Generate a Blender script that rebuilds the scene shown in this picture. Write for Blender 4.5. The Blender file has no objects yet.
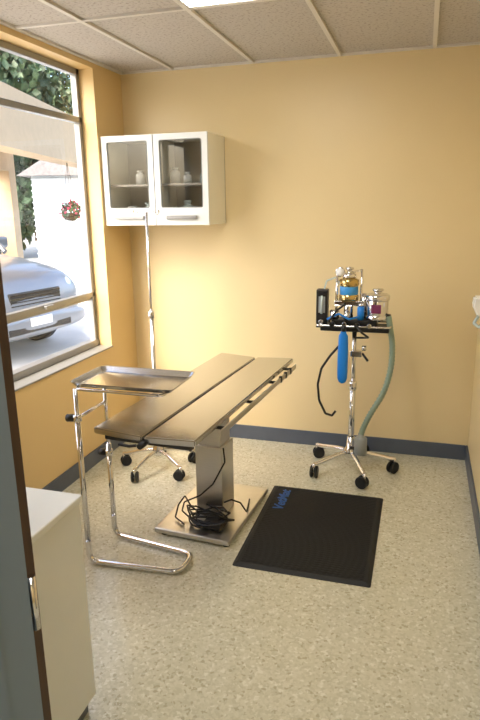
import bpy, bmesh, math, random
from mathutils import Matrix, Vector, Euler
random.seed(7)
scn=bpy.context.scene
H=2.44; D=3.828; XL=-1.943; XR=.348; YF=.62

# ---------------------------------------------------------------- materials
def lin(c):
    return tuple(((v/255)/12.92 if v/255<=.04045 else ((v/255+.055)/1.055)**2.4) for v in c)+(1,)
def mat(name,c,rough=.5,metal=0,var=.04,scale=12,bump=0,bscale=80,spec=.5,emit=0,coat=0,stretch=None):
    m=bpy.data.materials.new(name);m.use_nodes=True
    n=m.node_tree.nodes;l=m.node_tree.links;b=n["Principled BSDF"]
    tc=n.new("ShaderNodeTexCoord");src=tc.outputs["Object"]
    if stretch:
        mp=n.new("ShaderNodeMapping");mp.inputs["Scale"].default_value=stretch;l.new(src,mp.inputs[0]);src=mp.outputs[0]
    nz=n.new("ShaderNodeTexNoise");nz.inputs["Scale"].default_value=scale;nz.inputs["Detail"].default_value=4;l.new(src,nz.inputs["Vector"])
    r=n.new("ShaderNodeValToRGB");base=lin(c)
    r.color_ramp.elements[0].position=.3;r.color_ramp.elements[1].position=.7
    r.color_ramp.elements[0].color=tuple(x*(1-var) for x in base[:3])+(1,)
    r.color_ramp.elements[1].color=tuple(min(1,x*(1+var)) for x in base[:3])+(1,)
    l.new(nz.outputs["Fac"],r.inputs[0]);l.new(r.outputs[0],b.inputs["Base Color"])
    b.inputs["Roughness"].default_value=rough;b.inputs["Metallic"].default_value=metal
    b.inputs["Specular IOR Level"].default_value=spec;b.inputs["Coat Weight"].default_value=coat
    if bump:
        n2=n.new("ShaderNodeTexNoise");n2.inputs["Scale"].default_value=bscale;l.new(src,n2.inputs["Vector"])
        bp=n.new("ShaderNodeBump");bp.inputs["Strength"].default_value=bump;bp.inputs["Distance"].default_value=.002
        l.new(n2.outputs["Fac"],bp.inputs["Height"]);l.new(bp.outputs[0],b.inputs["Normal"])
    if emit:
        b.inputs["Emission Color"].default_value=base;b.inputs["Emission Strength"].default_value=emit
    return m
M={}
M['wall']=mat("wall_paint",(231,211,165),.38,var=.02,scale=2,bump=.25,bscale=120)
M['walll']=mat("wall_paint_backlit",(224,194,136),.42,var=.02,scale=2,bump=.25,bscale=120)  # left wall: same paint as the back wall, backlit shade put into the colour
M['base']=mat("baseboard_vinyl",(84,92,106),.4)
M['white']=mat("white_laminate",(226,229,228),.35,var=.01)
M['cream']=mat("cream_laminate",(236,232,215),.35,var=.01)
M['chrome']=mat("chrome",(225,225,228),.12,1,var=.01)
M['steel']=mat("brushed_stainless",(200,199,196),.19,1,var=.05,scale=30,stretch=(40,1,1),bump=.06,bscale=40)
M['steelp']=mat("brushed_stainless_panel",(205,202,196),.3,1,var=.04,scale=20,stretch=(1,1,30))
M['black']=mat("black_plastic",(22,22,24),.4)
M['rubber']=mat("black_rubber",(24,25,27),.65,var=.15,scale=60)
M['cable']=mat("cable_black",(12,12,13),.45)
M['alu']=mat("window_aluminium",(150,150,148),.35,.6)
M['sill']=mat("sill_grey",(140,139,134),.4)
M['blue']=mat("blue_latex",(20,125,215),.4)
M['logo']=mat("blue_print",(28,88,165),.5)
M['bluel']=mat("blue_label",(60,150,220),.4)
M['purple']=mat("burgundy_label",(120,50,90),.35)
M['gold']=mat("brass",(205,180,120),.2,1)
M['green']=mat("green_hose",(140,160,144),.45,var=.08)
M['grey']=mat("grey_plastic",(150,155,155),.45)
M['frame']=mat("door_frame_paint",(112,132,154),.4,var=.02)
M['wood']=mat("door_wood",(66,42,30),.4,var=.2,scale=6,stretch=(12,12,1))
M['tbar']=mat("ceiling_tbar",(215,211,203),.5,var=.01)
M['diff']=mat("light_diffuser",(255,250,240),.5,var=0,emit=11.5)
M['hose']=mat("clear_tube",(190,205,205),.25)
M['paper']=mat("white_plastic",(238,238,236),.3)
M['cabin']=mat("cabinet_interior",(175,172,165),.6)
M['bottle']=mat("bottle_plastic",(210,214,214),.3)

def glass(name,tint=(1,1,1),refl=.07):
    m=bpy.data.materials.new(name);m.use_nodes=True;n=m.node_tree.nodes;l=m.node_tree.links;n.clear()
    o=n.new("ShaderNodeOutputMaterial");t=n.new("ShaderNodeBsdfTransparent");t.inputs[0].default_value=tuple(tint)+(1,)
    g=n.new("ShaderNodeBsdfGlossy");g.inputs["Roughness"].default_value=.03
    mx=n.new("ShaderNodeMixShader");mx.inputs[0].default_value=refl;l.new(t.outputs[0],mx.inputs[1]);l.new(g.outputs[0],mx.inputs[2]);l.new(mx.outputs[0],o.inputs[0])
    return m
M['glass']=glass("window_glass",(.98,.99,.99),.07)
M['cglass']=glass("cabinet_glass",(.76,.76,.75),.06)

def floor_mat():
    m=bpy.data.materials.new("vinyl_terrazzo_floor");m.use_nodes=True;n=m.node_tree.nodes;l=m.node_tree.links;b=n["Principled BSDF"]
    tc=n.new("ShaderNodeTexCoord")
    nz0=n.new("ShaderNodeTexNoise");nz0.inputs["Scale"].default_value=90;l.new(tc.outputs["Object"],nz0.inputs["Vector"])
    add=n.new("ShaderNodeMixRGB");add.blend_type='ADD';add.inputs[0].default_value=.022;l.new(tc.outputs["Object"],add.inputs[1]);l.new(nz0.outputs["Color"],add.inputs[2])
    v=n.new("ShaderNodeTexVoronoi");v.inputs["Scale"].default_value=100;l.new(add.outputs[0],v.inputs["Vector"])
    s=n.new("ShaderNodeSeparateColor");l.new(v.outputs["Color"],s.inputs[0])
    r=n.new("ShaderNodeValToRGB");r.color_ramp.interpolation='CONSTANT'
    e=r.color_ramp.elements
    cols=[(0,(205,202,180)),(.35,(197,194,171)),(.6,(211,208,188)),(.84,(181,176,152)),(.92,(221,219,203))]
    e[0].position=0;e[0].color=lin(cols[0][1]);e[1].position=.35;e[1].color=lin(cols[1][1])
    for p,c in cols[2:]:
        x=e.new(p);x.color=lin(c)
    l.new(s.outputs[0],r.inputs[0])
    nz=n.new("ShaderNodeTexNoise");nz.inputs["Scale"].default_value=3;nz.inputs["Detail"].default_value=3;l.new(tc.outputs["Object"],nz.inputs["Vector"])
    r2=n.new("ShaderNodeValToRGB");r2.color_ramp.elements[0].color=(.93,.925,.91,1);r2.color_ramp.elements[1].color=(1,1,1,1);l.new(nz.outputs["Fac"],r2.inputs[0])
    mu=n.new("ShaderNodeMixRGB");mu.blend_type='MULTIPLY';mu.inputs[0].default_value=1;l.new(r.outputs[0],mu.inputs[1]);l.new(r2.outputs[0],mu.inputs[2])
    l.new(mu.outputs[0],b.inputs["Base Color"]);b.inputs["Roughness"].default_value=.2
    n3=n.new("ShaderNodeTexNoise");n3.inputs["Scale"].default_value=9;l.new(tc.outputs["Object"],n3.inputs["Vector"])
    bp=n.new("ShaderNodeBump");bp.inputs["Strength"].default_value=.1;bp.inputs["Distance"].default_value=.01;l.new(n3.outputs["Fac"],bp.inputs["Height"]);l.new(bp.outputs[0],b.inputs["Normal"])
    return m
def tile_mat():
    m=bpy.data.materials.new("acoustic_tile");m.use_nodes=True;n=m.node_tree.nodes;l=m.node_tree.links;b=n["Principled BSDF"]
    tc=n.new("ShaderNodeTexCoord");nz=n.new("ShaderNodeTexNoise");nz.inputs["Scale"].default_value=70;nz.inputs["Detail"].default_value=3;l.new(tc.outputs["Object"],nz.inputs["Vector"])
    r=n.new("ShaderNodeValToRGB");r.color_ramp.elements[0].position=.34;r.color_ramp.elements[0].color=lin((158,151,142));r.color_ramp.elements[1].position=.47;r.color_ramp.elements[1].color=lin((190,185,178))
    l.new(nz.outputs["Fac"],r.inputs[0]);l.new(r.outputs[0],b.inputs["Base Color"]);b.inputs["Roughness"].default_value=.9
    bp=n.new("ShaderNodeBump");bp.inputs["Strength"].default_value=.4;bp.inputs["Distance"].default_value=.004;l.new(nz.outputs["Fac"],bp.inputs["Height"]);l.new(bp.outputs[0],b.inputs["Normal"])
    return m
M['floor']=floor_mat();M['tile']=tile_mat()

# ---------------------------------------------------------------- geometry helpers
def link(o,parent=None):
    scn.collection.objects.link(o)
    if parent: o.parent=parent
    return o
def empty(name,loc=(0,0,0),rz=0):
    e=bpy.data.objects.new(name,None);e.location=loc;e.rotation_euler=(0,0,rz);e.empty_display_size=.1;return link(e)
def mesh(name,bm,m,parent=None,smooth=False):
    me=bpy.data.meshes.new(name);bmesh.ops.recalc_face_normals(bm,faces=bm.faces);bm.to_mesh(me);bm.free()
    for mm in (m if isinstance(m,(list,tuple)) else [m]): me.materials.append(mm)
    if smooth:
        for p in me.polygons:p.use_smooth=True
    o=bpy.data.objects.new(name,me);link(o,parent)
    return o
def box(name,lo,hi,m,parent=None,bev=0,seg=2):
    bm=bmesh.new();bmesh.ops.create_cube(bm,size=1)
    c=[(a+b)/2 for a,b in zip(lo,hi)];s=[abs(b-a) for a,b in zip(lo,hi)]
    for v in bm.verts: v.co=Vector((v.co[i]*s[i] for i in range(3)))
    if bev: bmesh.ops.bevel(bm,geom=list(bm.edges),offset=bev,segments=seg,affect='EDGES',profile=.5)
    o=mesh(name,bm,m,parent,smooth=False);o.location=c
    return o
def cyl(name,a,b,r,m,parent=None,r2=None,n=24,bev=0):
    a=Vector(a);b=Vector(b);d=b-a;bm=bmesh.new()
    bmesh.ops.create_cone(bm,cap_ends=True,segments=n,radius1=r,radius2=r if r2 is None else r2,depth=d.length)
    if bev:
        es=[e for e in bm.edges if len(e.link_faces)==2 and any(len(f.verts)>4 for f in e.link_faces)]
        bmesh.ops.bevel(bm,geom=es,offset=bev,segments=2,affect='EDGES')
    q=d.to_track_quat('Z','Y').to_matrix().to_4x4()
    bmesh.ops.transform(bm,matrix=Matrix.Translation((a+b)/2)@q,verts=bm.verts)
    o=mesh(name,bm,m,parent)
    for p in o.data.polygons:
        if len(p.vertices)<=4:p.use_smooth=True
    return o
def lathe(name,prof,m,parent=None,loc=(0,0,0),n=32,axis=None):
    bm=bmesh.new();rings=[]
    for r,z in prof:
        rings.append([bm.verts.new((max(r,1e-4)*math.cos(2*math.pi*i/n),max(r,1e-4)*math.sin(2*math.pi*i/n),z)) for i in range(n)])
    for a,b in zip(rings,rings[1:]):
        for i in range(n): bm.faces.new((a[i],a[(i+1)%n],b[(i+1)%n],b[i]))
    bm.faces.new(rings[0]);bm.faces.new(rings[-1])
    o=mesh(name,bm,m,parent,True);o.location=loc
    if axis: o.rotation_euler=Vector(axis).to_track_quat('Z','Y').to_euler()
    return o
def tube(name,pts,r,m,parent=None,cyclic=False,smooth=True,res=8):
    c=bpy.data.curves.new(name,'CURVE');c.dimensions='3D';c.bevel_depth=r;c.bevel_resolution=4;c.use_fill_caps=True
    if smooth:
        s=c.splines.new('NURBS');s.order_u=4;s.use_endpoint_u=not cyclic;c.resolution_u=res
    else: s=c.splines.new('POLY')
    s.points.add(len(pts)-1)
    for p,q in zip(s.points,pts): p.co=(*q,1)
    s.use_cyclic_u=cyclic;c.materials.append(m)
    o=bpy.data.objects.new(name,c);link(o,parent)
    return o
def fillet(pts,rad,n=6,closed=False):
    out=[];P=[Vector(p) for p in pts];N=len(P)
    for i,p in enumerate(P):
        if not closed and i in(0,N-1): out.append(p);continue
        a=P[(i-1)%N];b=P[(i+1)%N];u=(a-p);v=(b-p);k=min(rad,u.length*.49,v.length*.49)
        s=p+u.normalized()*k;e=p+v.normalized()*k
        for j in range(n+1):
            t=j/n;out.append(s*(1-t)**2+p*2*t*(1-t)+e*t*t)
    return out
def prism(name,poly,y0,y1,m,parent=None,bev=0,taper=None):
    bm=bmesh.new()
    a=[bm.verts.new((p[0],y0,p[1])) for p in poly];b=[bm.verts.new((p[0],y1,p[1])) for p in poly]
    if taper:
        zs=[p[1] for p in poly];z0,z1=min(zs),max(zs)
        for v in a+b:
            t=(v.co.z-z0)/(z1-z0);ym=(y0+y1)/2;v.co.y=ym+(v.co.y-ym)*(1-taper*t)
    N=len(poly)
    bm.faces.new(a);bm.faces.new(b[::-1])
    for i in range(N): bm.faces.new((a[i],a[(i+1)%N],b[(i+1)%N],b[i]))
    if bev: bmesh.ops.bevel(bm,geom=list(bm.edges),offset=bev,segments=3,affect='EDGES')
    return mesh(name,bm,m,parent)
def caster(parent,name,x,y,ang,r=.033,zt=.1):
    c,s=math.cos(ang),math.sin(ang);ox,oy=x-c*.012,y-s*.012
    for i,o in enumerate((-.014,.014)):
        cyl(f"{name}_wheel_{i}",(ox-s*(o-.008),oy+c*(o-.008),r+.001),(ox-s*(o+.008),oy+c*(o+.008),r+.001),r,M['rubber'],parent,bev=.004)
    cyl(name+"_axle",(ox-s*-.02,oy+c*-.02,r),(ox-s*.02,oy+c*.02,r),.009,M['grey'],parent)
    cyl(name+"_stem",(x,y,r+.008),(x,y,zt),.009,M['chrome'],parent)

# ---------------------------------------------------------------- room shell
XO=XL-.145
box("floor",(XO,-1.4,-.1),(1.3,D+.12,0),M['floor'])
box("ceiling",(XO,-1.4,H+.006),(1.3,D+.12,H+.12),M['tile'])
tb=bmesh.new()
def addbox(bm,lo,hi):
    r=bmesh.ops.create_cube(bm,size=1)
    for v in r['verts']: v.co=Vector(((lo[i]+hi[i])/2+v.co[i]*(hi[i]-lo[i]) for i in range(3)))
gx=[-1.573,-1.049,-.526,-.002]
for x in gx: addbox(tb,(x-.011,YF,H-.006),(x+.011,D-.022,H+.008))
for k in range(1,4):
    y=D-.045-1.048*k
    if y>YF: addbox(tb,(XL+.022,y-.011,H-.0055),(XR-.022,y+.011,H+.008))
addbox(tb,(XL,YF,H-.006),(XL+.022,D,H+.008));addbox(tb,(XR-.022,YF,H-.006),(XR,D,H+.008));addbox(tb,(XL+.022,D-.022,H-.0058),(XR-.022,D,H+.008))
mesh("trim_1",tb,M['tbar'])
box("wall_back",(XO,D,-.0),(XR+.12,D+.12,H+.006),M['wall'])
WY0,WY1,WZ0,WZ1=1.75,3.47,.705,2.405
bm=bmesh.new()
addbox(bm,(XO,YF,0),(XL,WY0,H));addbox(bm,(XO,WY1,0),(XL,D,H));addbox(bm,(XO,WY0,0),(XL,WY1,WZ0));addbox(bm,(XO,WY0,WZ1),(XL,WY1,H))
mesh("wall_left",bm,M['walll'])
box("wall_right",(XR,YF-.14,0),(XR+.12,D,H),M['wall'])
DX0,DX1,DZ=-.565,.30,2.06
bm=bmesh.new()
addbox(bm,(XO,YF-.14,0),(DX0,YF,H));addbox(bm,(DX1,YF-.14,0),(XR,YF,H));addbox(bm,(DX0,YF-.14,DZ),(DX1,YF,H))
mesh("wall_front",bm,M['wall'])
bm=bmesh.new();addbox(bm,(XO,-1.4,0),(1.3,-1.28,H));addbox(bm,(XO,-1.28,0),(XO+.12,YF-.14,H));addbox(bm,(1.18,-1.28,0),(1.3,YF-.14,H));addbox(bm,(XR+.12,YF-.14,0),(1.3,YF,H))
mesh("wall_hall",bm,M['wall'])
def bb(name,lo,hi):
    box(name,lo,hi,M['base'],bev=.003)
bb("baseboard_back",(XL+.012,D-.012,0),(XR-.012,D,.1));bb("baseboard_left",(XL,YF,0),(XL+.012,D,.1));bb("baseboard_right",(XR-.012,YF,0),(XR,D,.1))
fr=bmesh.new()
addbox(fr,(DX0-.05,YF-.16,0),(DX0+.042,YF+.022,DZ+.05));addbox(fr,(DX0+.042,YF-.10,0),(DX0+.050,YF-.055,DZ))
addbox(fr,(DX1-.02,YF-.16,0),(DX1+.048,YF+.022,DZ+.05));addbox(fr,(DX0+.042,YF-.16,DZ-.02),(DX1-.02,YF+.022,DZ+.05))
mesh("trim_2",fr,M['frame'])
de=empty("door_1",(DX0+.020,YF+.033,0),math.radians(176))
box("slab",(.0,-.034,.01),(.76,0,2.03),M['wood'],de,bev=.002)
for i,z in enumerate((.3,1.03,1.75)):
    cyl(f"hinge_{i}",(-.020,-.001,z-.045),(-.020,-.001,z+.045),.006,M['chrome'],de)
    box(f"hinge_leaf_{i}",(-.020,-.002,z-.045),(.0,.004,z+.045),M['chrome'],de)
lathe("knob",[(.0,0),(.028,.0),(.028,.008),(.011,.012),(.011,.035),(.024,.045),(.026,.06),(.012,.07),(0,.071)],M['chrome'],de,(.70,-.034,1.0),axis=(0,-1,0))

# ---------------------------------------------------------------- window
we=empty("window_1",(0,0,0));X0=XL-.135;X1=XL-.095
def bar(n,lo,hi): box(n,lo,hi,M['alu'],we,bev=.003)
bar("frame_left",(X0,WY0,WZ0+.02),(X1,WY0+.04,WZ1));bar("frame_right",(X0,WY1-.035,WZ0+.02),(X1,WY1,WZ1))
bar("frame_top",(X0,WY0,WZ1-.035),(X1,WY1,WZ1));bar("frame_bottom",(X0-.01,WY0,WZ0),(X1+.005,WY1,WZ0+.05))
bar("transom_upper",(X0,WY0,2.10),(X1,WY1,2.135));bar("transom_lower",(X0,WY0,1.04),(X1,WY1,1.07));bar("lower_sash",(X0+.008,WY0+.02,1.02),(X1-.01,WY1-.02,1.04))
bar("mullion",(X0,2.22,WZ0+.02),(X1,2.26,WZ1))
bm=bmesh.new();bm.faces.new([bm.verts.new(p) for p in ((X0+.018,WY0,WZ0),(X0+.018,WY1,WZ0),(X0+.018,WY1,WZ1),(X0+.018,WY0,WZ1))]);mesh("glass",bm,M['glass'],we)
box("latch",(X1,2.9,1.045),(X1+.02,2.98,1.065),M['alu'],we,bev=.003)
box("trim_3",(X1+.005,WY0,WZ0-.001),(XL+.012,WY1,WZ0+.010),M['sill'],bev=.004)

# ---------------------------------------------------------------- ceiling light
le=empty("ceiling_light",(-.7875,2.211,H))
box("diffuser",(-.248,-.51,-.0015),(.248,.51,.004),M['diff'],le)
bm=bmesh.new()
for lo,hi in (((-.255,-.517,-.004),(-.243,.517,.005)),((.243,-.517,-.004),(.255,.517,.005)),((-.243,-.517,-.004),(.243,-.505,.005)),((-.243,.505,-.004),(.243,.517,.005))): addbox(bm,lo,hi)
mesh("lamp_frame",bm,M['tbar'],le)
he=empty("hall_fill_light",(-.1,-.4,H));box("diffuser",(-.26,-.5,-.012),(.26,.5,.004),mat("hall_fill_diffuser",(255,251,242),.5,var=0,emit=12),he,bev=.003)  # unseen lamp added in the hall to send light through the doorway

# ---------------------------------------------------------------- wall cabinet
ce=empty("wall_cabinet",(-1.59,3.66,1.757))
cw,cd,ch=.347,.165,.266
box("side_l",(-cw,-cd+.02,-ch),(-cw+.018,cd,ch),M['cream'],ce);box("side_r",(cw-.018,-cd+.02,-ch),(cw,cd,ch),M['cream'],ce)
box("top",(-cw,-cd+.02,ch-.018),(cw,cd,ch),M['cream'],ce);box("bottom",(-cw,-cd+.02,-ch),(cw,cd,-ch+.018),M['cream'],ce)
box("back",(-cw,cd-.01,-ch),(cw,cd-.001,ch),M['cabin'],ce);box("divider",(-.009,-cd+.03,-ch),(.009,cd-.01,ch),M['cream'],ce)
box("shelf",(-cw+.018,-cd+.05,-.03),(cw-.018,cd-.01,-.018),M['cabin'],ce)
for s,(a,b) in enumerate(((-cw,-.003),(.003,cw))):
    bm=bmesh.new()
    out=[(a,-ch),(b,-ch),(b,ch),(a,ch)];ia,ib,iz0,iz1=a+.038,b-.038,-ch+.105,ch-.036
    inner=fillet([(ia,iz0,0),(ib,iz0,0),(ib,iz1,0),(ia,iz1,0)],.012,5,True)
    inner=[(p.x,p.y) for p in inner]
    vo=[bm.verts.new((p[0],-cd,p[1])) for p in out];vi=[bm.verts.new((p[0],-cd,p[1])) for p in inner]
    eo=[bm.edges.new((vo[i],vo[(i+1)%4])) for i in range(4)];n=len(vi);ei=[bm.edges.new((vi[i],vi[(i+1)%n])) for i in range(n)]
    bmesh.ops.triangle_fill(bm,use_beauty=True,edges=eo+ei)
    r=bmesh.ops.extrude_face_region(bm,geom=list(bm.faces));bmesh.ops.translate(bm,vec=(0,.019,0),verts=[v for v in r['geom'] if isinstance(v,bmesh.types.BMVert)])
    mesh(f"door_panel_{s}",bm,M['white'],ce)
    bm=bmesh.new();bm.faces.new([bm.verts.new(p) for p in ((ia-.005,-cd+.008,iz0-.005),(ib+.005,-cd+.008,iz0-.005),(ib+.005,-cd+.008,iz1+.005),(ia-.005,-cd+.008,iz1+.005))]);mesh(f"door_glass_{s}",bm,M['cglass'],ce)
    tube(f"gasket_{s}",[(p[0],-cd-.001,p[1]) for p in inner],.0022,M['grey'],ce,cyclic=True,smooth=False)
    m_=(a+b)/2
    box(f"handle_{s}",(m_-.10,-cd-.018,-ch+.035),(m_+.10,-cd,-ch+.058),M['alu'],ce,bev=.004)
for i,(x,w,h,k,sh) in enumerate(((.06,.03,.1,'bottle',1),(.12,.035,.13,'hose',0),(.2,.045,.09,'bottle',0),(.26,.03,.12,'hose',0),(.14,.025,.07,'bottle',1),(.24,.03,.08,'hose',1),(-.25,.04,.1,'bottle',0),(-.15,.035,.12,'hose',0),(-.08,.03,.08,'bottle',0),(-.2,.03,.09,'bottle',1))):
    z=-ch+.018 if sh==0 else -.018
    lathe(f"jar_{i}",[(w,0),(w,h*.7),(w*.55,h*.82),(w*.55,h*.86),(w*.7,h*.87),(w*.7,h),(0,h)],M[k],ce,(x+.02,-.02+.04*(i%2),z),n=20)

# ---------------------------------------------------------------- IV pole
ie=empty("iv_pole",(-1.515,3.20,0))
for i in range(5):
    a=math.radians(18+72*i-50);x,y=.235*math.cos(a),.235*math.sin(a)
    tube(f"leg_{i}",[(0,0,.13),(x*.45,y*.45,.115),(x*.9,y*.9,.085),(x,y,.083)],.011,M['chrome'],ie)
    caster(ie,f"caster_{i}",x,y,a+.6,zt=.088)
lathe("hub",[(.03,.095),(.035,.11),(.035,.14),(.02,.16),(.018,.2)],M['chrome'],ie)
cyl("lower_tube",(0,0,.12),(0,0,.98),.013,M['chrome'],ie);cyl("upper_tube",(0,0,.9),(0,0,1.575),.008,M['chrome'],ie)
lathe("collar",[(.014,0),(.019,.005),(.019,.04),(.014,.05)],M['chrome'],ie,(0,0,.96))
for k,s in enumerate((-1,1)):
    tube(f"hook_{k}",[(0,0,1.575),(s*.03,0,1.58),(s*.055,0,1.575),(s*.062,0,1.56),(s*.07,0,1.558),(s*.078,0,1.57),(s*.078,0,1.585)],.004,M['chrome'],ie)

# ---------------------------------------------------------------- exam table
ang=-math.atan(.075)
te=empty("exam_table",(-.980,2.72,0),ang)
TW,TL,TZ=.232,.685,.722
def panel(name,x0,x1,zi0,zi1):
    bm=bmesh.new();n=.028
    v=[]
    for y in (-TL,TL):
        for (x,z) in ((x0,zi0),(x1,zi1),(x1,zi1-n),(x0,zi0-n)): v.append(bm.verts.new((x,y,z)))
    bm.faces.new(v[0:4]);bm.faces.new(v[4:8][::-1])
    for i in range(4): bm.faces.new((v[i],v[4+i],v[4+(i+1)%4],v[(i+1)%4]))
    bmesh.ops.bevel(bm,geom=list(bm.edges),offset=.005,segments=2,affect='EDGES')
    return mesh(name,bm,M['steel'],te)
panel("top_left",-TW,-.006,TZ,TZ-.012);panel("top_right",.006,TW,TZ-.012,TZ)
box("seam_channel",(-.01,-TL+.01,TZ-.036),(.01,TL-.01,TZ-.022),M['black'],te)
box("under_frame",(-.13,-.45,TZ-.075),(.13,.45,TZ-.032),M['steelp'],te,bev=.004)
box("end_bracket_near",(-.2,-TL+.03,TZ-.06),(.2,-TL+.06,TZ-.028),M['black'],te,bev=.003)
box("end_bracket_far",(-.2,TL-.06,TZ-.06),(.2,TL-.03,TZ-.028),M['black'],te,bev=.003)
for s in (-1,1):
    box(f"side_rail_{s}",(s*(TW+.022)-.004,-TL*.72,TZ-.055),(s*(TW+.022)+.004,TL*.96,TZ-.028),M['steelp'],te,bev=.002)
    for j,y in enumerate((-.42,-.05,.3,.58)):
        cyl(f"rail_post_{s}_{j}",(s*(TW-.03),y,TZ-.042),(s*(TW+.02),y,TZ-.042),.008,M['black'],te)
for j,y in enumerate((.36,.45,.54)):
    box(f"rail_clamp_{j}",(TW+.014,y-.010,TZ-.058),(TW+.030,y+.010,TZ-.022),M['black'],te,bev=.003)
cyl("tilt_knob",(-.0,-TL-.03,TZ-.045),(0,-TL+.04,TZ-.045),.013,M['black'],te,bev=.003)
tube("tilt_handle",[(-.02,-TL-.02,TZ-.045),(-.05,-TL-.025,TZ-.05),(-.1,-TL-.02,TZ-.05)],.006,M['black'],te)
box("column_outer",(-.075,-.06,.035),(.075,.10,.42),M['steelp'],te,bev=.006)
box("column_inner",(-.062,-.047,.40),(.062,.087,.665),M['steelp'],te,bev=.005)
box("column_head",(-.11,-.14,.64),(.11,.18,.668),M['steelp'],te,bev=.004)
box("base_plate",(-.215,-.27,.012),(.19,.33,.037),M['steelp'],te,bev=.006)
for i,(x,y) in enumerate(((-.17,-.24),(.165,-.24),(-.17,.3),(.165,.3))): cyl(f"foot_{i}",(x,y,0),(x,y,.016),.018,M['black'],te)
box("control_box",(.02,-.2,.037),(.12,-.1,.075),M['black'],te,bev=.006)
for k in range(7):
    pts=[];cx=random.uniform(.0,.07);cy=random.uniform(-.17,-.08);rx=random.uniform(.05,.11);ry=random.uniform(.04,.08);ph=random.uniform(0,6)
    for j in range(14):
        a=ph+j*.62;pts.append((cx+rx*math.cos(a)*(1+.15*math.sin(3*a)),cy+ry*math.sin(a),.045+.011*k*(.6+.4*math.sin(a*1.7+k))+.01))
    tube(f"cord_{k}",pts,.0042,M['cable'],te)
tube("cord_riser",[(.08,-.05,.42),(.10,-.08,.36),(.05,-.12,.25),(-.02,-.13,.18),(-.1,-.15,.14),(-.13,-.12,.07),(-.05,-.16,.05),(.08,-.18,.05)],.0042,M['cable'],te)
tube("cord_loop",[(.08,-.05,.12),(.14,-.1,.17),(.18,-.08,.15),(.19,-.02,.07),(.16,.08,.045),(.14,.16,.045)],.0042,M['cable'],te)
tube("cord_loop_b",[(-.03,-.1,.06),(-.06,-.15,.12),(-.1,-.14,.17),(-.15,-.12,.1),(-.15,-.16,.05),(-.08,-.2,.045)],.0042,M['cable'],te)

# ---------------------------------------------------------------- mayo instrument stand
me_=empty("instrument_stand",(-1.19,2.27,0))
TZ2=.87
def rrect(w,d,r,z,n=6):
    return [Vector((p.x,p.y,z)) for p in fillet([(-w,-d,0),(w,-d,0),(w,d,0),(-w,d,0)],r,n,True)]
bm=bmesh.new();rs=[]
for (w,d,r,z) in ((.236,.142,.03,.004),(.24,.146,.032,.008),(.236,.142,.03,.006),(.222,.128,.022,-.012),(.215,.121,.02,-.014)):
    rs.append([bm.verts.new(p) for p in rrect(w,d,r,z)])
for a,b in zip(rs,rs[1:]):
    for i in range(len(a)): bm.faces.new((a[i],a[(i+1)%len(a)],b[(i+1)%len(b)],b[i]))
bm.faces.new(rs[-1])
o=mesh("tray",bm,M['steel'],me_,True);o.location=(.005,.02,TZ2);sd=o.modifiers.new("s",'SOLIDIFY');sd.thickness=.0015
fx=-.205
tube("tray_frame",fillet([(fx,-.12,TZ2-.022),(.2,-.12,TZ2-.022),(.2,.15,TZ2-.022),(fx,.15,TZ2-.022)],.03,6,True),.0065,M['chrome'],me_,cyclic=True,smooth=False)
for k,y in enumerate((-.12,.125)):
    cyl(f"outer_post_{k}",(fx,y,.05),(fx,y,.50 if k else .72),.0125,M['chrome'],me_)
    cyl(f"inner_post_{k}",(fx,y,.4),(fx,y,TZ2-.02),.009,M['chrome'],me_)
    zc=.44 if k else .70
    lathe(f"collar_{k}",[(.013,0),(.019,.003),(.019,.03),(.013,.033)],M['chrome'],me_,(fx,y,zc))
    cyl(f"knob_{k}",(fx-.015,y,zc+.016),(fx-.05,y-.01,zc+.016),.017,M['black'],me_,bev=.004)
base=[(fx,-.12,.12),(fx,-.12,.014),(.235,-.09,.014),(.235,.06,.014),(fx,.125,.014),(fx,.125,.12)]
tube("base_loop",fillet(base,.055,8),.0135,M['chrome'],me_,smooth=False)
cyl("cross_bar_top",(fx,-.12,.715),(fx,.125,.715),.007,M['chrome'],me_)

# ---------------------------------------------------------------- base cabinet (near left)
be=empty("storage_cabinet",(-1.232,1.14,0))
box("carcass",(-.29,-.28,.06),(.292,.28,.745),M['white'],be,bev=.003);box("countertop",(-.30,-.29,.745),(.298,.29,.77),M['white'],be,bev=.005)
box("toe_kick",(-.27,-.26,0),(.27,.26,.06),M['base'],be)
for i in range(2):
    box(f"door_leaf_{i}",(-.287+i*.29,-.295,.07),(-.001+i*.29,-.28,.735),M['white'],be,bev=.002)
    box(f"pull_{i}",(-.035+i*.05,-.31,.5),(-.02+i*.05,-.295,.62),M['alu'],be,bev=.003)

# ---------------------------------------------------------------- floor mat
mm=empty("anti_fatigue_mat",(-.4425,2.73,0))
bm=bmesh.new();rs=[]
for (w,d,r,z) in ((.3125,.42,.012,0.0005),(.3125,.42,.012,.003),(.295,.402,.01,.013),(.288,.395,.01,.013)):
    rs.append([bm.verts.new(p) for p in rrect(w,d,r,z)])
for a,b in zip(rs,rs[1:]):
    for i in range(len(a)): bm.faces.new((a[i],a[(i+1)%len(a)],b[(i+1)%len(b)],b[i]))
bm.faces.new(rs[-1]);bm.faces.new(rs[0])
mesh("pad",bm,M['rubber'],mm)
bm=bmesh.new()
for i in range(46):
    y=-.385+i*.0171;addbox(bm,(-.28,y-.003,.0125),(.28,y+.003,.0155))
mesh("ribs",bm,M['rubber'],mm)
t=bpy.data.curves.new("logo",'FONT');t.body="VetMat";t.size=.078;t.extrude=.0012;t.offset=.0015;t.shear=.2;t.materials.append(M['logo'])
lo=bpy.data.objects.new("logo",t);link(lo,mm);lo.rotation_euler=(0,0,math.radians(90));lo.location=(-.2,.12,.0165)

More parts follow.
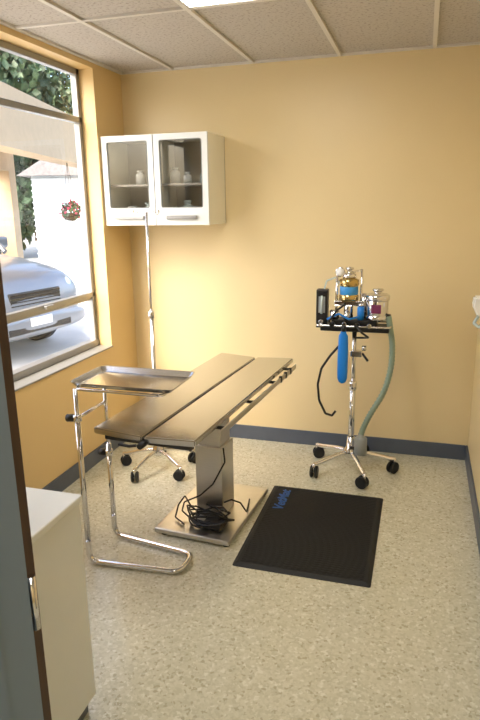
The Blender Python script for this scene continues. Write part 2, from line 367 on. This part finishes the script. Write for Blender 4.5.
# ---------------------------------------------------------------- anesthesia machine
ae=empty("anesthesia_machine",(-.355,3.49,0))
for i in range(5):
    a=math.radians(-66+72*i);x,y=.265*math.cos(a),.265*math.sin(a)
    tube(f"leg_{i}",[(0,0,.125),(x*.4,y*.4,.115),(x*.85,y*.85,.092),(x,y,.088)],.0145,M['chrome'],ae)
    caster(ae,f"caster_{i}",x,y,a+.8,r=.037,zt=.095)
lathe("hub",[(.035,.09),(.045,.1),(.045,.14),(.028,.16),(.022,.22)],M['chrome'],ae)
cyl("pole_lower",(0,0,.12),(0,0,.55),.018,M['chrome'],ae);cyl("pole_upper",(0,0,.5),(0,0,.95),.014,M['chrome'],ae)
lathe("pole_collar",[(.018,0),(.025,.005),(.025,.05),(.018,.055)],M['chrome'],ae,(0,0,.52))
box("head_tray",(-.19,-.085,.89),(.2,.085,.915),M['black'],ae,bev=.006)
box("head_block",(-.13,-.06,.915),(.13,.05,.955),M['black'],ae,bev=.006)
tube("head_rail",fillet([(-.215,-.10,.925),(.205,-.10,.925),(.205,.09,.925),(-.215,.09,.925)],.03,5,True),.006,M['chrome'],ae,cyclic=True,smooth=False)
box("flowmeter_body",(-.222,-.05,.9),(-.155,.01,1.125),M['black'],ae,bev=.006)
box("flowmeter_label",(-.207,-.0515,.99),(-.169,-.049,1.085),M['grey'],ae)
cyl("flowmeter_tube",(-.188,-.056,.985),(-.188,-.056,1.09),.006,M['hose'],ae);cyl("flowmeter_knob",(-.188,-.05,.94),(-.188,-.085,.94),.014,M['chrome'],ae,bev=.003)
lathe("vaporizer",[(.04,0),(.056,.004),(.056,.03),(.05,.034),(.05,.085),(.056,.09),(.056,.12),(.04,.128),(.02,.14)],M['gold'],ae,(-.04,.0,1.06))
lathe("vaporizer_band",[(.0515,0),(.0525,.001),(.0525,.045),(.0515,.046)],M['bluel'],ae,(-.04,0,1.096))
lathe("vaporizer_dial",[(.034,0),(.04,.004),(.04,.02),(.03,.026),(.015,.028),(.015,.045),(.024,.05),(.024,.06),(0,.064)],M['chrome'],ae,(-.04,0,1.19))
box("manifold",(-.12,-.03,1.03),(.06,.03,1.06),M['chrome'],ae,bev=.005)
cyl("riser_a",(-.11,0,.95),(-.11,0,1.20),.008,M['chrome'],ae);cyl("riser_b",(.03,.01,.95),(.03,.01,1.24),.007,M['chrome'],ae);cyl("riser_c",(-.04,0,.95),(-.04,0,1.06),.028,M['chrome'],ae)
cyl("top_bar",(-.11,0,1.2),(.03,.01,1.235),.006,M['chrome'],ae)
lathe("gauge",[(.026,0),(.028,.003),(.028,.016),(.024,.018),(0,.018)],M['chrome'],ae,(-.09,-.012,1.225),axis=(0,-1,0))
lathe("gauge_face",[(.023,0),(.023,.001),(0,.001)],M['paper'],ae,(-.09,-.031,1.225),axis=(0,-1,0))
cyl("blue_valve",(.035,-.04,.955),(.035,-.04,1.03),.020,M['blue'],ae,bev=.003);cyl("valve_cap",(.035,-.04,1.03),(.035,-.04,1.05),.014,M['chrome'],ae,bev=.002)
cyl("valve_dome_a",(-.115,-.04,.955),(-.115,-.04,1.01),.028,M['chrome'],ae,bev=.006);cyl("valve_dome_b",(.045,.03,.955),(.045,.03,1.10),.022,M['chrome'],ae,bev=.006)
cyl("valve_dome_c",(-.04,-.055,.955),(-.04,-.055,1.0),.02,M['chrome'],ae,bev=.005)
lathe("absorber",[(.055,0),(.066,.004),(.066,.02),(.062,.024),(.062,.03)],M['chrome'],ae,(.125,-.01,.955))
lathe("absorber_body",[(.0615,0),(.0625,.002),(.0625,.08),(.0615,.082)],M['chrome'],ae,(.125,-.01,.985))
box("absorber_label",(.095,-.0755,1.0),(.15,-.068,1.05),M['purple'],ae,bev=.002)
lathe("absorber_lid",[(.062,0),(.069,.004),(.069,.028),(.058,.036),(.022,.04),(.022,.052),(.032,.056),(.032,.064),(0,.066)],M['chrome'],ae,(.125,-.01,1.067))
cyl("absorber_port",(.17,-.02,.98),(.2,-.03,.98),.012,M['black'],ae)
for i,(x,z) in enumerate(((-.12,.93),(-.05,.935),(.02,.93),(.09,.93))): cyl(f"port_{i}",(x,-.06,z),(x,-.11,z),.013,M['chrome'] if i%2 else M['black'],ae,bev=.002)
tube("small_hose_a",[(-.12,-.1,.93),(-.13,-.14,.96),(-.09,-.13,1.02),(-.06,-.06,1.04)],.006,M['cable'],ae)
tube("small_hose_b",[(.02,-.1,.93),(.05,-.13,.9),(.09,-.12,.87),(.06,-.04,.85),(.0,0,.84)],.006,M['cable'],ae)
tube("small_hose_c",[(-.18,-.02,1.12),(-.17,0,1.17),(-.12,.01,1.19),(-.09,0,1.15)],.005,M['hose'],ae)
tube("small_hose_blue",[(-.15,-.08,.96),(-.08,-.12,1.0),(-.02,-.12,.97),(.03,-.08,.98)],.006,M['blue'],ae)
bag=lathe("breathing_bag",[(.014,0),(.017,-.015),(.026,-.03),(.028,-.07),(.030,-.16),(.030,-.24),(.028,-.285),(.020,-.305),(.010,-.312),(0,-.315)],M['blue'],ae,(-.05,-.12,.905));bag.scale=(1,.5,1)
lathe("bag_mount",[(.014,0),(.014,.03)],M['black'],ae,(-.05,-.12,.9))
box("pole_clamp",(-.02,-.03,.73),(.05,.02,.765),M['chrome'],ae,bev=.004);cyl("clamp_lever",(.05,-.01,.75),(.085,-.03,.71),.007,M['black'],ae);cyl("clamp_knob",(.06,-.02,.77),(.06,-.02,.80),.014,M['chrome'],ae,bev=.003)
tube("black_hose",[(-.06,-.05,.90),(-.08,-.06,.80),(-.13,-.07,.74),(-.18,-.07,.66),(-.2,-.07,.56),(-.19,-.07,.46),(-.15,-.07,.38),(-.11,-.07,.37),(-.09,-.07,.40)],.007,M['cable'],ae)
def corr(name,pts,r,m,parent,seg=90):
    P=[Vector(p) for p in pts];out=[]
    for i in range(seg+1):
        t=i/seg*(len(P)-1);k=min(int(t),len(P)-2);u=t-k
        a=P[max(k-1,0)];b=P[k];c=P[k+1];d=P[min(k+2,len(P)-1)]
        out.append(.5*((2*b)+(c-a)*u+(2*a-5*b+4*c-d)*u*u+(3*b-a-3*c+d)*u**3))
    o=tube(name,out,r,m,parent,smooth=False)
    for i,p in enumerate(o.data.splines[0].points): p.radius=1.12 if i%2 else .88
    return o
corr("scavenge_hose",[(.19,-.03,.98),(.205,-.03,.90),(.22,-.03,.80),(.215,-.03,.66),(.18,-.03,.52),(.11,-.03,.38),(.07,-.03,.28),(.06,-.03,.22)],.0165,M['green'],ae)
lathe("scavenger_canister",[(.034,0),(.038,.003),(.038,.1),(.03,.108),(.018,.112),(.018,.13)],M['grey'],ae,(.062,-.03,.125))
box("canister_bracket",(0,-.04,.15),(.04,-.02,.17),M['chrome'],ae)

# ---------------------------------------------------------------- wall dispenser (right wall)
pe=empty("tubing_dispenser",(XR,3.30,1.08))
box("wall_plate",(-.008,-.05,-.07),(0,.05,.07),M['paper'],pe,bev=.003)
prism("cup_holder",[(-.008,-.05),(-.06,-.05),(-.085,.0),(-.08,.05),(-.008,.05)],-.04,.04,M['paper'],pe,bev=.008)
tube("loop",[(-.05,0,-.05),(-.07,-.01,-.09),(-.045,-.02,-.11),(-.02,-.01,-.08),(-.03,0,-.05)],.008,M['hose'],pe)

# ---------------------------------------------------------------- exterior
M['asph']=mat("pavement",(188,188,184),.9,var=.06,scale=3)
M['leaf']=mat("foliage",(58,78,50),.6,var=.5,scale=1.5)
M['bark']=mat("bark",(80,62,48),.9,var=.3)
M['stucco']=mat("canopy_stucco",(205,180,146),.8)
M['siding']=mat("white_siding",(200,208,214),.6)
M['roof']=mat("roof_shingle",(110,108,108),.9,var=.2)
M['car']=mat("silver_car_paint",(135,140,147),.3,.3,var=.01,coat=.5)
M['cwin']=mat("car_glass",(30,36,42),.05,0,var=.02)
M['flower']=mat("flowers",(200,60,90),.6,var=.5,scale=30)
G=-.15
box("ground",(-45,-12,G-.2),(XO-.01,45,G),M['asph'])
ca=empty("porch_canopy",(0,0,0))
d=Vector((-1.3,4.75,0)).normalized();s=Vector((-d.y,d.x,0))
def obox(name,a,b,w0,w1,z0,z1,m,parent):
    a=Vector(a);b=Vector(b);bm=bmesh.new();v=[]
    for p in (a,b):
        for w in (w0,w1):
            for z in (z0,z1): v.append(bm.verts.new((p.x+s.x*w,p.y+s.y*w,z)))
    for f in ((0,1,3,2),(4,6,7,5),(0,4,5,1),(2,3,7,6),(0,2,6,4),(1,5,7,3)): bm.faces.new([v[i] for i in f])
    return mesh(name,bm,m,parent)
A=(-3.1,3.0,0);B=(-4.55,8.3,0)
obox("beam",A,B,0,.25,2.14,2.58,M['stucco'],ca);obox("roof_slab",A,B,0,1.6,2.58,2.68,M['stucco'],ca);obox("beam_outer",A,B,1.35,1.6,2.14,2.58,M['stucco'],ca)
for i,w in enumerate((.0,1.35)):
    p=Vector(A)+(Vector(B)-Vector(A))*.03
    obox(f"post_{i}",p-d*.12,p+d*.12,w,w+.25,G,2.2,M['stucco'],ca)
p=Vector(B)
obox("post_far",p-d*.24,p,1.35,1.6,G,2.2,M['stucco'],ca)
hb=empty("hanging_flower_basket",(-4.22,6.75,1.55))
lathe("pot",[(.04,-.1),(.09,-.06),(.11,0),(.1,0)],M['bark'],hb,n=16)
for k in range(3):
    a=k*2.1;tube(f"chain_{k}",[(.1*math.cos(a),.1*math.sin(a),0),(0,0,.6)],.003,M['black'],hb,smooth=False)
def leaves(name,blobs,n,size,m,parent=None):
    bm=bmesh.new()
    for (c,r) in blobs:
        for _ in range(n):
            v=Vector((random.gauss(0,1),random.gauss(0,1),random.gauss(0,1))).normalized()*r*random.uniform(.6,1.05)
            p=Vector(c)+Vector((v.x,v.y,v.z*.9));e=Euler((random.uniform(0,6),random.uniform(0,6),random.uniform(0,6))).to_matrix()
            q=[p+e@Vector(w)*size for w in ((-.5,0,0),(0,-.35,.05),(.5,0,0),(0,.35,.05))]
            bm.faces.new([bm.verts.new(x) for x in q])
    return mesh(name,bm,m,parent)
leaves("plant_leaves",[((0,0,.02),.13)],160,.06,M['leaf'],hb);leaves("blossoms",[((0,0,.03),.14)],90,.04,M['flower'],hb)
def tree(x,y,h,r,n=1300,leaf=.36):
    t=empty("tree",(x,y,G));cyl("trunk",(0,0,0),(0,0,h*.55),.18,M['bark'],t,r2=.1,n=12)
    bl=[]
    for k in range(11):
        a=random.uniform(0,6.28);q=random.uniform(0,r*.7);bl.append(((q*math.cos(a),q*math.sin(a),h*random.uniform(.2,.95)),r*random.uniform(.45,.7)))
    leaves("crown",bl,n,leaf,M['leaf'],t)
for (x,y,h,r) in ((-15.2,18.4,6.5,2.5),(-20.5,20,10,3.2),(-12.5,26.5,11,3.4),(-21,30,13,4.5),(-4,27,11,3.4)): tree(x,y,h,r)
hd=empty("hedge",(-10.6,11.8,G));leaves("foliage",[((i*.55,0.25*math.sin(i),.7),.7) for i in range(-6,2)],600,.14,M['leaf'],hd)
ho=empty("neighbour_house",(-8.3,15.0,G),math.radians(20))
box("walls",(-1.9,0,0),(2.6,4,2.6),M['siding'],ho)
bm=bmesh.new()
for i in range(17): addbox(bm,(-1.92,-.02,.1+i*.15),(2.62,.0,.1+i*.15+.012));addbox(bm,(-1.92,-.03,.112+i*.15),(2.62,-.0,.135+i*.15))
mesh("siding_laps",bm,M['siding'],ho)
prism("gable_roof",[(-2.2,2.6),(2.9,2.6),(.35,4.1)],-.3,4.3,M['roof'],ho)
box("house_window",(.4,-.04,1.0),(1.1,-.0,2.0),M['cwin'],ho)
# parked car: lofted, rounded body
cr=empty("car",(-4.32,5.95,G),math.radians(-10));cr.scale=(1.1,1.1,1.2)
def loft(name,secs,m,parent,exp=3.2,n=28):
    bm=bmesh.new();rs=[]
    for (x,z0,z1,w) in secs:
        ring=[]
        for i in range(n):
            t=2*math.pi*i/n;c,s_=math.cos(t),math.sin(t)
            ring.append(bm.verts.new((x,w*math.copysign(abs(c)**(2/exp),c),(z0+z1)/2+(z1-z0)/2*math.copysign(abs(s_)**(2/exp),s_))))
        rs.append(ring)
    for a,b in zip(rs,rs[1:]):
        for i in range(n): bm.faces.new((a[i],a[(i+1)%n],b[(i+1)%n],b[i]))
    bm.faces.new(rs[0]);bm.faces.new(rs[-1])
    o=mesh(name,bm,m,parent,True);sb=o.modifiers.new("sub",'SUBSURF');sb.levels=2;sb.render_levels=2
    return o
loft("body",[(.06,.36,.62,.45),(.03,.28,.74,.66),(-.06,.22,.84,.78),(-.25,.2,.92,.85),(-.6,.2,.98,.88),(-1.1,.2,1.03,.89),(-2,.2,1.04,.9),(-3.2,.2,1.04,.9),(-3.9,.22,1.02,.87),(-4.15,.26,.95,.8),(-4.22,.4,.8,.6)],M['car'],cr)
loft("cabin",[(-1.02,.92,1.0,.70),(-1.25,.9,1.16,.72),(-1.65,.9,1.42,.70),(-2.1,.9,1.48,.69),(-3.4,.9,1.47,.69),(-3.8,.9,1.35,.7),(-4.0,.9,1.05,.7)],M['cwin'],cr)
loft("roof_panel",[(-1.68,1.38,1.45,.5),(-1.9,1.42,1.50,.6),(-3.3,1.42,1.50,.6),(-3.65,1.36,1.43,.52)],M['car'],cr)
loft("bumper",[(.10,.30,.44,.45),(.08,.28,.47,.72),(-.02,.26,.48,.84),(-.25,.26,.47,.90)],M['car'],cr)
box("grille",(.0,-.36,.56),(.052,.36,.70),M['black'],cr,bev=.012)
for i in range(4): box(f"grille_bar_{i}",(.05,-.35,.575+i*.033),(.06,.35,.585+i*.033),M['chrome'],cr)
box("lower_intake",(.05,-.45,.31),(.098,.45,.38),M['black'],cr,bev=.01)
box("license_plate",(.095,-.15,.37),(.108,.15,.45),M['paper'],cr)
for k,sg in enumerate((-1,1)):
    o=lathe(f"headlight_{k}",[(.0,-.02),(.08,-.02),(.085,0),(.07,.02),(.03,.03),(0,.031)],M['hose'],cr,(-.02,sg*.58,.66),axis=(1,sg*.35,.25));o.scale=(1,1.35,1)
    for j,x in enumerate((-.8,-3.3)):
        cyl(f"wheel_{k}_{j}",(x,sg*.70,.31),(x,sg*.905,.31),.31,M['rubber'],cr,bev=.03,n=32);cyl(f"rim_{k}_{j}",(x,sg*.89,.31),(x,sg*.915,.31),.19,M['alu'],cr,bev=.01)
    box(f"mirror_{k}",(-1.5,sg*.92-.09,1.02),(-1.36,sg*.92+.09,1.16),M['car'],cr,bev=.035)
    tube(f"roof_pillar_{k}",[(-1.06,sg*.66,1.0),(-1.3,sg*.66,1.2),(-1.7,sg*.58,1.45)],.03,M['car'],cr)

# ---------------------------------------------------------------- light
w=bpy.data.worlds.new("World");scn.world=w;w.use_nodes=True;n=w.node_tree.nodes;l=w.node_tree.links
sky=n.new("ShaderNodeTexSky");sky.sky_type='NISHITA';sky.sun_disc=False;sky.sun_elevation=math.radians(48);sky.sun_rotation=math.radians(200);sky.dust_density=6;sky.air_density=1
n["Background"].inputs[1].default_value=.9;l.new(sky.outputs[0],n["Background"].inputs[0])
su=bpy.data.lights.new("sun",'SUN');su.energy=3.0;su.angle=.02;su.color=(1,.95,.86);so=bpy.data.objects.new("sun",su);link(so)
so.rotation_euler=Vector((-.35,.75,-.9)).normalized().to_track_quat('-Z','Y').to_euler()

# ---------------------------------------------------------------- camera
cam=bpy.data.cameras.new("camera");co=bpy.data.objects.new("camera",cam);link(co)
R=Matrix.Rotation(.2948,4,'Z')@Matrix.Rotation(math.pi/2-.2513,4,'X')@Matrix.Rotation(-.0146,4,'Z')
co.matrix_world=Matrix.Translation((0,0,1.5982))@R
cam.sensor_fit='VERTICAL';cam.sensor_height=24;cam.lens=599.19/720*24;cam.clip_start=.02;cam.clip_end=200
scn.camera=co
scn.view_settings.view_transform='Standard';scn.view_settings.exposure=.2
